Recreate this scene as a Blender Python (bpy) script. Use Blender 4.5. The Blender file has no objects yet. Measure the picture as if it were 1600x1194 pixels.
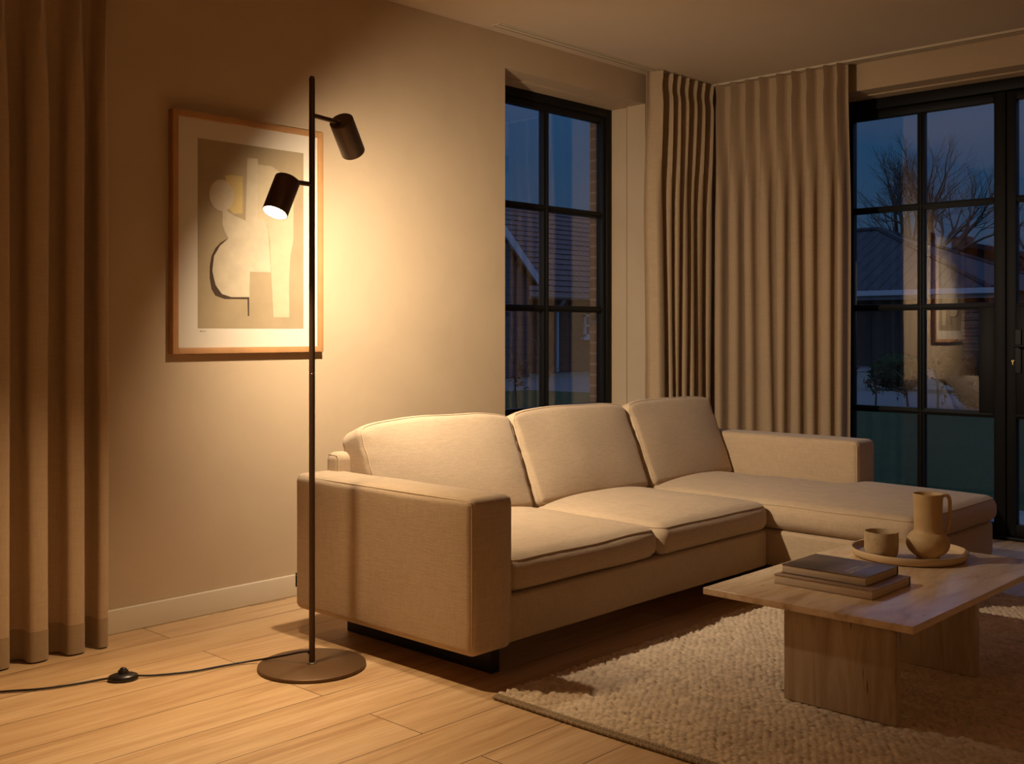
import bpy, bmesh, math, random
import numpy as np
from mathutils import Vector, Matrix, noise as mnoise
from math import sin, cos, pi, sqrt, radians, hypot

C = bpy.context.scene.collection
ORG = {}          # world origin of every created object (parts keep their verts relative to it)

# ------------------------------------------------------------------ helpers
class MB:
    """collects vertices and faces of ONE mesh"""
    def __init__(self): self.v = []; self.f = []
    def add(self, v, f, M=None):
        o = len(self.v)
        for p in v:
            self.v.append(tuple(M @ Vector(p)) if M is not None else tuple(p))
        for q in f: self.f.append([i + o for i in q])
        return self
    def box(self, a, b, M=None):
        x0, y0, z0 = a; x1, y1, z1 = b
        v = [(x0,y0,z0),(x1,y0,z0),(x1,y1,z0),(x0,y1,z0),(x0,y0,z1),(x1,y0,z1),(x1,y1,z1),(x0,y1,z1)]
        f = [(0,3,2,1),(4,5,6,7),(0,1,5,4),(1,2,6,5),(2,3,7,6),(3,0,4,7)]
        return self.add(v, f, M)
    def rbox(self, a, b, r, seg=3, step=None, M=None, fn=None):
        v, f = rbox(a, b, r, seg, step, fn)
        return self.add(v, f, M)
    def tube(self, pts, rad, n=8, closed=False, caps=True, M=None):
        v, f = tube(pts, rad, n, closed, caps)
        return self.add(v, f, M)
    def lathe(self, prof, n=32, M=None, caps=True):
        v = []; f = []
        for (r, z) in prof:
            for k in range(n):
                a = 2*pi*k/n; v.append((r*cos(a), r*sin(a), z))
        m = len(prof)
        for i in range(m-1):
            for k in range(n):
                k2 = (k+1) % n
                f.append((i*n+k, i*n+k2, (i+1)*n+k2, (i+1)*n+k))
        if caps and prof[0][0] > 1e-6: f.append(tuple(range(n))[::-1])
        if caps and prof[-1][0] > 1e-6: f.append(tuple((m-1)*n+k for k in range(n)))
        return self.add(v, f, M)
    def prism(self, poly, axis, t0, t1):
        """extrude a 2-D polygon along an axis: poly holds the other two coordinates in order"""
        n = len(poly); v = []
        for t in (t0, t1):
            for p in poly:
                if axis == 0: v.append((t, p[0], p[1]))
                elif axis == 1: v.append((p[0], t, p[1]))
                else: v.append((p[0], p[1], t))
        f = [tuple(range(n)), tuple(range(2*n-1, n-1, -1))]
        for i in range(n):
            j = (i+1) % n; f.append((i, j, n+j, n+i))
        return self.add(v, f)
    def build(self, name, mat, parent=None, loc=None, sharp=35, fix=True):
        org = Vector(loc) if loc is not None else (ORG[parent.name] if parent else Vector((0,0,0)))
        me = bpy.data.meshes.new(name)
        bm = bmesh.new()
        vs = [bm.verts.new(Vector(p) - org) for p in self.v]
        for q in self.f:
            try: bm.faces.new([vs[i] for i in q])
            except ValueError: pass
        bmesh.ops.remove_doubles(bm, verts=bm.verts, dist=1e-6)
        if fix: bmesh.ops.recalc_face_normals(bm, faces=bm.faces)
        sa = radians(sharp)
        for e in bm.edges:
            if len(e.link_faces) > 2 or (len(e.link_faces) == 2 and e.calc_face_angle(0) > sa): e.smooth = False
        for fc in bm.faces: fc.smooth = True
        bm.to_mesh(me); bm.free()
        me.materials.append(mat)
        o = bpy.data.objects.new(name, me); C.objects.link(o)
        if parent: o.parent = parent
        else: o.location = org
        ORG[o.name] = org
        return o

def axis_pts(h, r, seg, step):
    r = min(r, h*0.999)
    pts = []
    for k in range(seg):
        pts.append(-h + r*(1 - math.tan(pi/4*(1 - k/seg))))
    inner = 2*(h - r)
    n = max(1, int(round(inner/step))) if step else 1
    for k in range(n+1): pts.append(-(h-r) + inner*k/n)
    for k in range(1, seg+1):
        pts.append(h - r + r*math.tan(pi/4*k/seg))
    return pts

def rbox(a, b, r, seg=3, step=None, fn=None):
    c = [(a[i]+b[i])/2 for i in range(3)]; h = [abs(b[i]-a[i])/2 for i in range(3)]
    r = min(r, min(h)*0.98)
    P = [axis_pts(h[i], r, seg, step) for i in range(3)]
    verts = []; idx = {}; faces = []
    def vid(p):
        key = tuple(round(x, 6) for x in p)
        if key in idx: return idx[key]
        q = [max(-(h[i]-r), min(h[i]-r, p[i])) for i in range(3)]
        d = Vector([p[i]-q[i] for i in range(3)])
        L = d.length
        if L > 1e-9: d = d*(r/L)
        w = [q[i]+d[i] for i in range(3)]
        if fn: w = fn(w, h)
        idx[key] = len(verts); verts.append((w[0]+c[0], w[1]+c[1], w[2]+c[2])); return idx[key]
    for ax in range(3):
        u, v = [(1,2),(2,0),(0,1)][ax]
        for s in (-1, 1):
            for i in range(len(P[u])-1):
                for j in range(len(P[v])-1):
                    q = []
                    for (ii, jj) in ((i,j),(i+1,j),(i+1,j+1),(i,j+1)):
                        p = [0,0,0]; p[ax] = s*h[ax]; p[u] = P[u][ii]; p[v] = P[v][jj]
                        q.append(vid(p))
                    if s < 0: q.reverse()
                    if len(set(q)) > 2: faces.append(q)
    return verts, faces

def tube(pts, rad, n=8, closed=False, caps=True):
    pts = [Vector(p) for p in pts]; m = len(pts)
    R = rad if hasattr(rad, '__len__') else [rad]*m
    verts = []; faces = []; prev = None
    for i in range(m):
        if closed: t = pts[(i+1) % m] - pts[i-1]
        else: t = pts[min(i+1, m-1)] - pts[max(i-1, 0)]
        if t.length < 1e-9: t = Vector((0,0,1))
        t.normalize()
        if prev is None:
            ref = Vector((0,0,1)) if abs(t.z) < .9 else Vector((1,0,0))
            nx = ref.cross(t).normalized()
        else:
            nx = (prev - t*prev.dot(t))
            nx = nx.normalized() if nx.length > 1e-6 else Vector((1,0,0)).cross(t).normalized()
        prev = nx; ny = t.cross(nx)
        for k in range(n):
            a = 2*pi*k/n
            verts.append(tuple(pts[i] + nx*(R[i]*cos(a)) + ny*(R[i]*sin(a))))
    for i in range(m if closed else m-1):
        j = (i+1) % m
        for k in range(n):
            k2 = (k+1) % n
            faces.append((i*n+k, i*n+k2, j*n+k2, j*n+k))
    if caps and not closed:
        faces.append(tuple(range(n))[::-1]); faces.append(tuple((m-1)*n+k for k in range(n)))
    return verts, faces

def smooth_path(pts, k=6):
    P = [Vector(p) for p in pts]; out = []
    for i in range(len(P)-1):
        p0 = P[max(i-1,0)]; p1 = P[i]; p2 = P[i+1]; p3 = P[min(i+2, len(P)-1)]
        for j in range(k):
            t = j/k
            out.append(0.5*((2*p1)+(p2-p0)*t+(2*p0-5*p1+4*p2-p3)*t*t+(3*p1-p0-3*p2+p3)*t**3))
    out.append(P[-1]); return out

def rect_loop(hx, hy, r, k=5):
    """rounded rectangle in the plane"""
    out = []
    for (sx, sy, a0) in ((1,1,0),(-1,1,pi/2),(-1,-1,pi),(1,-1,1.5*pi)):
        for j in range(k+1):
            a = a0 + pi/2*j/k
            out.append((sx*(hx-r)+r*cos(a), sy*(hy-r)+r*sin(a)))
    return out

def subdiv_loop(pts, step):
    out = []; n = len(pts)
    for i in range(n):
        a = Vector(pts[i]); b = Vector(pts[(i+1) % n]); m = max(1, int((b-a).length/step))
        for j in range(m): out.append(a + (b-a)*(j/m))
    return out

def empty(name, loc):
    o = bpy.data.objects.new(name, None); C.objects.link(o); o.location = loc
    o.empty_display_size = .1; ORG[o.name] = Vector(loc); return o

def tag(o, label=None, cat=None, group=None, kind=None):
    if label: o['label'] = label
    if cat: o['category'] = cat
    if group: o['group'] = group
    if kind: o['kind'] = kind
    return o

def struct(o): o['kind'] = 'structure'; return o

# ------------------------------------------------------------------ materials
def srgb(r, g, b):
    def f(c):
        c /= 255
        return c/12.92 if c <= .04045 else ((c+.055)/1.055)**2.4
    return (f(r), f(g), f(b), 1)

def fill_ramp(cr, stops):
    while len(cr.elements) > 1: cr.elements.remove(cr.elements[-1])
    cr.elements[0].position = stops[0][0]; cr.elements[0].color = stops[0][1]
    for p, c in stops[1:]:
        e = cr.elements.new(p); e.color = c

class NT:
    def __init__(self, name):
        self.m = bpy.data.materials.new(name); self.m.use_nodes = True
        self.t = self.m.node_tree; self.t.nodes.clear()
        self.out = self.n('ShaderNodeOutputMaterial')
    def n(self, typ, **kw):
        nd = self.t.nodes.new(typ)
        for k, v in kw.items():
            if k.startswith('_'): setattr(nd, k[1:], v)
            else: nd.inputs[k.replace('__', ' ')].default_value = v
        return nd
    def l(self, a, b): self.t.links.new(a, b)
    def coord(self, scale=(1,1,1), kind='Object', loc=(0,0,0), rot=(0,0,0)):
        tc = self.n('ShaderNodeTexCoord'); mp = self.n('ShaderNodeMapping')
        mp.inputs['Scale'].default_value = scale; mp.inputs['Location'].default_value = loc; mp.inputs['Rotation'].default_value = rot
        self.l(tc.outputs[kind], mp.inputs['Vector']); return mp.outputs['Vector']
    def noise(self, vec, scale=1, detail=4, rough=.55, dist=0):
        nd = self.n('ShaderNodeTexNoise', Scale=scale, Detail=detail, Roughness=rough, Distortion=dist)
        self.l(vec, nd.inputs['Vector']); return nd.outputs['Fac']
    def ramp(self, fac, stops, interp='LINEAR'):
        nd = self.n('ShaderNodeValToRGB'); fill_ramp(nd.color_ramp, stops); nd.color_ramp.interpolation = interp
        self.l(fac, nd.inputs['Fac']); return nd.outputs['Color']
    def mix(self, fac, a, b, mode='MIX'):
        nd = self.n('ShaderNodeMix', _data_type='RGBA', _blend_type=mode)
        for s, val in ((nd.inputs[0], fac), (nd.inputs[6], a), (nd.inputs[7], b)):
            if isinstance(val, (int, float, tuple)): s.default_value = val
            else: self.l(val, s)
        return nd.outputs[2]
    def math(self, op, a, b=0):
        nd = self.n('ShaderNodeMath', _operation=op)
        for s, val in ((nd.inputs[0], a), (nd.inputs[1], b)):
            if isinstance(val, (int, float)): s.default_value = val
            else: self.l(val, s)
        return nd.outputs[0]
    def bump(self, h, strength=.3, dist=.01, normal=None):
        nd = self.n('ShaderNodeBump', Strength=strength, Distance=dist); self.l(h, nd.inputs['Height'])
        if normal: self.l(normal, nd.inputs['Normal'])
        return nd.outputs['Normal']
    def bsdf(self, color, rough=.5, metal=0, normal=None, spec=.5, sheen=0, **kw):
        b = self.n('ShaderNodeBsdfPrincipled')
        for s, val in ((b.inputs['Base Color'], color), (b.inputs['Roughness'], rough)):
            if isinstance(val, (int, float, tuple)): s.default_value = val
            else: self.l(val, s)
        b.inputs['Metallic'].default_value = metal
        b.inputs['Specular IOR Level'].default_value = spec
        if sheen: b.inputs['Sheen Weight'].default_value = sheen
        if normal: self.l(normal, b.inputs['Normal'])
        self.l(b.outputs[0], self.out.inputs['Surface']); return b

def simple(name, col, rough=.5, metal=0, spec=.5, var=.08, scale=6, bump=0, bscale=60):
    t = NT(name); v = t.coord()
    f = t.noise(v, scale, 4)
    lo = tuple(c*(1-var) for c in col[:3])+(1,); hi = tuple(min(1, c*(1+var)) for c in col[:3])+(1,)
    c = t.ramp(f, [(.3, lo), (.7, hi)])
    nrm = t.bump(t.noise(v, bscale, 3), bump, .005) if bump else None
    t.bsdf(c, rough, metal, nrm, spec); return t.m

def mat_plaster(name, col, mott=.05):
    t = NT(name); v = t.coord()
    f = t.noise(v, 2.2, 6, .62, .4)
    lo = tuple(c*(1-mott) for c in col[:3])+(1,); hi = tuple(min(1, c*(1+mott)) for c in col[:3])+(1,)
    c = t.ramp(f, [(.3, lo), (.7, hi)])
    t.bsdf(c, .9, 0, t.bump(t.noise(v, 160, 3), .12, .002), .2); return t.m

def mat_linen(name, col, var=.13, bump=.35, fine=1.0):
    t = NT(name)
    a = t.noise(t.coord((22*fine,22*fine,300*fine)), 1, 4, .65)
    b = t.noise(t.coord((300*fine,300*fine,22*fine)), 1, 4, .65)
    lf = t.noise(t.coord((1,1,1)), 3.0, 3)
    w = t.math('ADD', t.math('MULTIPLY', a, .5), t.math('MULTIPLY', b, .5))
    lo = tuple(c*(1-var) for c in col[:3])+(1,); hi = tuple(min(1, c*(1+var)) for c in col[:3])+(1,)
    c = t.ramp(w, [(.36, lo), (.64, hi)])
    c = t.mix(.5, c, t.ramp(lf, [(.3, tuple(x*.93 for x in col[:3])+(1,)), (.7, tuple(min(1, x*1.05) for x in col[:3])+(1,))]))
    t.bsdf(c, .92, 0, t.bump(w, bump, .0025), .15, sheen=.15); return t.m

def mat_floor():
    t = NT('oak_floor'); W = .2265
    v = t.coord((1,1,1), loc=(.35, -2.907+.2265*40, 0))
    br = t.n('ShaderNodeTexBrick', Scale=1.0, Mortar__Size=.0016, Mortar__Smooth=.2, Bias=0.0, Brick__Width=2.35, Row__Height=W)
    br.offset = .37; br.offset_frequency = 2
    br.inputs['Color1'].default_value = (0,0,0,1); br.inputs['Color2'].default_value = (1,1,1,1); br.inputs['Mortar'].default_value = (.5,.5,.5,1)
    t.l(v, br.inputs['Vector'])
    sep = t.n('ShaderNodeSeparateColor'); t.l(br.outputs['Color'], sep.inputs[0])
    rnd = sep.outputs[0]
    # grain shifted per plank
    tc = t.n('ShaderNodeTexCoord'); off = t.n('ShaderNodeCombineXYZ')
    t.l(t.math('MULTIPLY', rnd, 37.0), off.inputs[0]); t.l(t.math('MULTIPLY', rnd, 11.0), off.inputs[2])
    add = t.n('ShaderNodeVectorMath', _operation='ADD'); t.l(tc.outputs['Object'], add.inputs[0]); t.l(off.outputs[0], add.inputs[1])
    m1 = t.n('ShaderNodeMapping'); m1.inputs['Scale'].default_value = (.9, 14, 1); t.l(add.outputs[0], m1.inputs['Vector'])
    m2 = t.n('ShaderNodeMapping'); m2.inputs['Scale'].default_value = (5, 150, 1); t.l(add.outputs[0], m2.inputs['Vector'])
    m3 = t.n('ShaderNodeMapping'); m3.inputs['Scale'].default_value = (1.6, 5.5, 1); t.l(add.outputs[0], m3.inputs['Vector'])
    g1 = t.noise(m1.outputs[0], 1, 5, .6, 1.2); g2 = t.noise(m2.outputs[0], 1, 3, .6); 
    c1 = t.ramp(g1, [(.28, srgb(158,120,80)), (.5, srgb(196,160,116)), (.72, srgb(216,184,142))])
    c2 = t.mix(.22, c1, t.ramp(g2, [(.3, srgb(142,104,66)), (.7, srgb(222,188,144))]))
    c3 = t.mix(t.math('MULTIPLY', rnd, .28), c2, srgb(156,116,76))
    vo = t.n('ShaderNodeTexVoronoi', Scale=1.0); t.l(m3.outputs[0], vo.inputs['Vector'])
    kn = t.ramp(vo.outputs['Distance'], [(.02, (1,1,1,1)), (.085, (0,0,0,1))])
    gate = t.ramp(t.noise(m3.outputs[0], .9, 2), [(.47, (0,0,0,1)), (.54, (1,1,1,1))])
    c4 = t.mix(t.mix(1.0, kn, gate, 'MULTIPLY'), c3, srgb(96,62,36))
    c5 = t.mix(br.outputs['Fac'], c4, srgb(70,44,24))
    h = t.math('SUBTRACT', t.math('MULTIPLY', g2, .25), br.outputs['Fac'])
    rr = t.ramp(g1, [(.3, (.42,.42,.42,1)), (.7, (.55,.55,.55,1))])
    t.bsdf(c5, rr, 0, t.bump(h, .35, .002), .4); return t.m

def mat_travertine(name, scl, g=1.0, pits=.68):
    t = NT(name)
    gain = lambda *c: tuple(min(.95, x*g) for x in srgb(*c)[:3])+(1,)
    f = t.noise(t.coord(scl), 1, 6, .62, .6)
    f2 = t.noise(t.coord((scl[0]*.35, scl[1]*.35, scl[2]*.35)), 1, 4, .6)
    c = t.ramp(f, [(.25, gain(128,90,56)), (.42, gain(200,170,130)), (.6, gain(226,204,170)), (.8, gain(166,128,88))])
    c = t.mix(.4, c, t.ramp(f2, [(.3, gain(168,128,88)), (.7, gain(228,208,176))]))
    pit = t.noise(t.coord(tuple(s*2.2 for s in scl), loc=(3,1,2)), 1, 3, .6)
    pm = t.ramp(pit, [(pits, (0,0,0,1)), (pits+.04, (1,1,1,1))])
    c = t.mix(pm, c, gain(92,64,40))
    t.bsdf(c, .24, 0, t.bump(pm, -.4, .002), .5); return t.m

def mat_wool():
    t = NT('wool_pile'); v = t.coord()
    f = t.noise(v, 38, 3, .6); f2 = t.noise(v, 4, 3)
    c = t.ramp(f, [(.3, srgb(176,154,128)), (.55, srgb(216,190,158)), (.75, srgb(232,210,178))])
    c = t.mix(.35, c, t.ramp(f2, [(.35, srgb(178,156,132)), (.65, srgb(218,198,168))]))
    t.bsdf(c, .95, 0, t.bump(t.noise(v, 700, 2), .5, .002), .1, sheen=.2); return t.m

def mat_glass():
    t = NT('window_glass')
    tr = t.n('ShaderNodeBsdfTransparent'); tr.inputs['Color'].default_value = (.97,.98,.98,1)
    gl = t.n('ShaderNodeBsdfGlossy', Roughness=0.0); gl.inputs['Color'].default_value = (1,1,1,1)
    lw = t.n('ShaderNodeLayerWeight', Blend=.5); mx = t.n('ShaderNodeMixShader')
    fr = t.math('ADD', t.math('MULTIPLY', t.math('POWER', lw.outputs['Facing'], 5.0), .90), .085)
    t.l(fr, mx.inputs[0]); t.l(tr.outputs[0], mx.inputs[1]); t.l(gl.outputs[0], mx.inputs[2])
    t.l(mx.outputs[0], t.out.inputs['Surface']); return t.m

def mat_emit(name, col, strength):
    t = NT(name); e = t.n('ShaderNodeEmission', Strength=strength); e.inputs['Color'].default_value = col
    t.l(e.outputs[0], t.out.inputs['Surface']); return t.m

def mat_brick(name, c1, c2, cm, w=.22, h=.065, rot=(0,0,0)):
    t = NT(name); v = t.coord(rot=rot)
    br = t.n('ShaderNodeTexBrick', Scale=1.0, Mortar__Size=.006, Brick__Width=w, Row__Height=h)
    br.inputs['Color1'].default_value = c1; br.inputs['Color2'].default_value = c2; br.inputs['Mortar'].default_value = cm
    t.l(v, br.inputs['Vector'])
    c = t.mix(.3, br.outputs['Color'], t.ramp(t.noise(v, 25, 4), [(.3, c1), (.7, c2)]))
    t.bsdf(c, .9, 0, t.bump(br.outputs['Fac'], -.6, .01), .2); return t.m

def mat_bands(name, c1, c2, period, axis='z', rough=.8, metal=0, spec=.3):
    """boards or sheet-metal seams"""
    t = NT(name)
    rot = {'z':(0,0,0),'x':(0,pi/2,0),'y':(pi/2,0,0)}[axis]
    tc = t.n('ShaderNodeTexCoord'); sp = t.n('ShaderNodeSeparateXYZ'); t.l(tc.outputs['Object'], sp.inputs[0])
    a = sp.outputs[{'x':0,'y':1,'z':2}[axis]]
    fr = t.math('FRACT', t.math('DIVIDE', a, period))
    line = t.math('LESS_THAN', fr, .1)
    f = t.noise(t.coord((3,3,3)), 1, 4)
    c = t.mix(line, t.ramp(f, [(.3, c1), (.7, c2)]), tuple(x*.35 for x in c1[:3])+(1,))
    t.bsdf(c, rough, metal, t.bump(fr, .4, .02), spec); return t.m

M = {}
M['wall'] = mat_plaster('wall_paint', srgb(187,163,131))
M['ceiling'] = mat_plaster('ceiling_paint', srgb(206,188,162), .02)
M['trim'] = simple('trim_paint', srgb(206,190,162), .5, var=.02)
M['floor'] = mat_floor()
M['linen'] = mat_linen('sofa_linen', srgb(186,161,130), .22, .5)
M['piping'] = mat_linen('piping_linen', srgb(190,166,132))
M['curtain'] = mat_linen('curtain_linen', srgb(176,150,118), .15, .3, .8)
M['hem'] = mat_linen('curtain_hem_linen', srgb(152,128,98), .12, .3, .8)
M['bronze'] = simple('bronze_metal', srgb(104,76,48), .42, .45, var=.04)
M['pole'] = simple('dark_bronze_metal', srgb(84,62,44), .42, .4, var=.04)
M['black'] = simple('black_frame', srgb(20,18,15), .55, 0, .22, var=.05)
M['plinth'] = simple('black_leg', srgb(14,13,12), .6, var=.05)
M['cord'] = simple('black_plastic', srgb(30,22,18), .35, var=.1)
M['reflector'] = simple('shade_lining', srgb(230,225,215), .3, .3, var=.02)
M['steel'] = simple('worn_steel', srgb(150,140,125), .35, .9, var=.05)
M['oak'] = simple('oak_frame', srgb(178,130,82), .5, 0, .4, .1, 14)
M['mat'] = simple('picture_mount', srgb(208,194,172), .9, 0, .1, .02)
M['print_ground'] = simple('print_ground', srgb(156,136,104), .9, 0, .1, .09, 8)
M['print_light'] = simple('print_pale_paint', srgb(184,167,138), .9, 0, .1, .07, 16)
M['print_shoulder'] = simple('print_cream_paint', srgb(182,163,130), .9, 0, .1, .05, 16)
M['print_yellow'] = simple('print_ochre_paint', srgb(186,160,104), .9, 0, .1, .08, 16)
M['print_line'] = simple('print_grey_line', srgb(140,118,90), .9, 0, .1, .05)
M['print_dark'] = simple('print_umber_paint', srgb(74,58,46), .9, 0, .1, .12, 16)
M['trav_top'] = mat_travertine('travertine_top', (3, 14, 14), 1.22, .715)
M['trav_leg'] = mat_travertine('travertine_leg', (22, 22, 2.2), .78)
M['wool'] = mat_wool()
M['binding'] = mat_linen('rug_binding', srgb(150,128,98), .2, .6, .6)
M['stone'] = simple('sand_stoneware', srgb(196,162,112), .55, 0, .35, .06, 20, .15, 200)
M['tray'] = simple('tray_stoneware', srgb(200,172,130), .5, 0, .4, .05, 12)
M['glass'] = mat_glass()
def mat_pages():
    t = NT('book_pages'); f = t.noise(t.coord((3, 3, 900)), 1, 3, .7)
    t.bsdf(t.ramp(f, [(.3, srgb(196,172,140)), (.7, srgb(226,206,176))]), .9, 0, t.bump(f, .15, .001), .1); return t.m
M['pages'] = mat_pages()
M['cover_tan'] = simple('tan_book_cover', srgb(160,132,106), .45, 0, .4, .05)
M['cover_spine'] = simple('dark_book_spine', srgb(58,36,28), .5, var=.06)
M['lettering'] = simple('pale_lettering', srgb(205,195,180), .6, var=.02)
M['lens'] = mat_emit('warm_bulb', (1, .74, .44, 1), 22)
M['brass'] = simple('brass', srgb(190,160,110), .3, .9, var=.03)

def mat_cup():
    t = NT('speckled_stoneware'); v = t.coord()
    base = t.ramp(t.noise(v, 30, 3), [(.3, srgb(172,146,108)), (.7, srgb(190,164,126))])
    vo = t.n('ShaderNodeTexVoronoi', Scale=95.0); t.l(v, vo.inputs['Vector'])
    sp = t.ramp(vo.outputs['Distance'], [(.14, (1,1,1,1)), (.2, (0,0,0,1))])
    gate = t.ramp(t.noise(v, 34, 2), [(.52, (0,0,0,1)), (.6, (1,1,1,1))])
    c = t.mix(t.mix(1.0, sp, gate, 'MULTIPLY'), base, srgb(78,52,34))
    t.bsdf(c, .55, 0, None, .4); return t.m
M['cup'] = mat_cup()

def mat_cover():
    t = NT('photo_book_cover')
    tc = t.n('ShaderNodeTexCoord'); sp = t.n('ShaderNodeSeparateXYZ'); t.l(tc.outputs['Object'], sp.inputs[0])
    g = t.ramp(t.math('ADD', t.math('MULTIPLY', sp.outputs[1], 3.4), .5), [(.0, srgb(128,112,100)), (.42, srgb(122,104,92)), (.58, srgb(74,66,64)), (.8, srgb(92,78,70)), (1, srgb(112,92,78))])
    b = t.noise(t.coord((12, 9, 1), loc=(1.3,0,0)), 1, 3, .5)
    dark = t.ramp(b, [(.45, (0,0,0,1)), (.62, (1,1,1,1))])
    gate = t.ramp(t.math('ADD', t.math('MULTIPLY', sp.outputs[1], 3.4), .5), [(.45, (0,0,0,1)), (.6, (1,1,1,1))])
    c = t.mix(t.mix(1.0, dark, gate, 'MULTIPLY'), g, srgb(48,46,50))
    t.bsdf(c, .35, 0, None, .45); return t.m
M['cover_photo'] = mat_cover()
# outside
M['barn_roof'] = mat_bands('sheet_metal_roof', srgb(44,46,50), srgb(54,56,60), .45, 'y', .8, 0, .06)
M['dark_timber'] = mat_bands('dark_timber', srgb(52,44,40), srgb(62,54,48), .18, 'y')
M['brown_brick'] = mat_brick('brown_brick', srgb(84,60,48), srgb(68,48,38), srgb(90,80,72), rot=(pi/2,0,0))
M['jamb_brick'] = mat_brick('jamb_brick', srgb(104,72,54), srgb(88,60,44), srgb(120,108,94), rot=(pi/2,0,0))
M['roof_tile'] = simple('roof_tile', srgb(72,50,46), .8, var=.15, scale=3)
M['pale_paint'] = simple('pale_outdoor_paint', srgb(164,166,168), .6, var=.03)
M['gable_paint'] = mat_bands('gable_boards', srgb(48,50,56), srgb(56,58,66), .2, 'z')
M['bark'] = simple('tree_bark', srgb(72,58,46), .9, var=.2, scale=4)
M['leaf_brown'] = simple('dry_leaves', srgb(62,44,30), .95, spec=.05, var=.3, scale=9)
M['leaf_green'] = simple('evergreen_leaves', srgb(34,42,24), .95, spec=.05, var=.35, scale=7)
M['slats'] = mat_bands('slat_timber', srgb(92,78,64), srgb(104,88,74), .12, 'z')
def mat_grass():
    t = NT('lawn_grass'); v = t.coord()
    f = t.noise(v, 1.4, 8, .7); g = t.noise(v, 22, 6, .75)
    c = t.mix(.6, t.ramp(f, [(.3, srgb(28,38,16)), (.7, srgb(52,64,28))]), t.ramp(g, [(.36, srgb(14,20,9)), (.64, srgb(62,76,34))]))
    t.bsdf(c, .9, 0, t.bump(g, .8, .04), .1); return t.m
M['grass'] = mat_grass()
M['soil'] = simple('soil', srgb(74,72,58), .95, var=.25, scale=1.2)
M['path'] = simple('gravel_path', srgb(74,70,66), .9, var=.1, scale=5, bump=.4, bscale=40)
M['paver'] = mat_brick('terrace_pavers', srgb(112,112,112), srgb(100,102,102), srgb(56,58,58), .6, .6)

# ------------------------------------------------------------------ room shell
H = 2.604; YW = 3.79; XW = 5.76; XB = -5.0; YN = -5.5
YF = 4.03                      # plane of the window in the left wall
XF = 6.0                       # plane of the glazed doors in the right wall
fl = MB(); fl.box((XB-.1, YN-.1, -.12), (6.12, YW+.3, 0)); struct(fl.build('floor', M['floor'], loc=(0,0,0)))
ce = MB(); ce.box((XB-.1, YN-.1, H), (6.16, YW+.4, H+.12)); struct(ce.build('ceiling', M['ceiling']))

WX0, WX1, WZ0, WZ1 = 3.96, 5.14, .62, 2.435
w = MB()
for (ya, yb, d) in ((YW, 3.92, 0.0), (3.92, 4.095, .008)):
    w.box((XB, ya, 0), (WX0+d*0, yb, H)); w.box((WX1-d, ya, 0), (XW+.3, yb, H))
    w.box((WX0, ya, 0), (WX1-d, yb, WZ0)); w.box((WX0, ya, WZ1-d), (WX1-d, yb, H))
wl = struct(w.build('wall_left', M['wall'], fix=True))
w = MB()
w.box((XB, 4.10, -.1), (WX0+.0, 4.205, H+.2)); w.box((WX1, 4.10, -.1), (6.2, 4.205, H+.2))
w.box((WX0, 4.10, -.1), (WX1, 4.205, WZ0)); w.box((WX0, 4.10, WZ1), (WX1, 4.205, H+.2))
struct(w.build('wall_outside', M['jamb_brick']))

DY0, DY1, DZ1 = 1.12, 3.0, 2.455
w = MB()
for (xa, xb, d) in ((XW, 5.89, 0.0), (5.89, 6.10, .008)):
    w.box((xa, YN, 0), (xb, DY0+d, H)); w.box((xa, DY1-d, 0), (xb, YW, H)); w.box((xa, DY0+d, DZ1-d), (xb, DY1-d, H))
struct(w.build('wall_right', M['wall']))
w = MB(); w.box((XB-.1, YN, 0), (XB, YW, H)); struct(w.build('wall_back', M['wall']))
w = MB(); w.box((XB-.1, YN-.1, 0), (XW+.3, YN, H)); struct(w.build('wall_near', M['wall']))

def baseboard(name, a, b):
    m = MB(); m.rbox(a, b, .004, 2); struct(m.build(name, M['trim']))
baseboard('baseboard_left', (XB, YW-.015, 0), (XW-.016, YW, .09))
baseboard('baseboard_right', (XW-.015, DY1+.01, 0), (XW, YW, .09))
baseboard('baseboard_corner', (XW-.015, YN, 0), (XW, DY0-.01, .09))

# flush curtain tracks in the ceiling, two thin grooves each
def track(name, a, b, along):
    m = MB(); m.rbox(a, b, .0015, 2); o = struct(m.build(name, M['trim']))
    g = MB()
    if along == 'x':
        for y in (a[1]+.012, b[1]-.012): g.box((a[0]+.01, y-.002, a[2]-.0006), (b[0]-.01, y+.002, a[2]+.001))
    else:
        for x in (a[0]+.012, b[0]-.012): g.box((x-.002, a[1]+.01, a[2]-.0006), (x+.002, b[1]-.01, a[2]+.001))
    g.build('track_groove', M['plinth'], o)
track('trim_1', (3.79, 3.665, H-.006), (XW-.09, 3.725, H), 'x')
track('trim_2', (5.625, YN+.1, H-.012), (5.685, 3.66, H), 'y')

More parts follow.
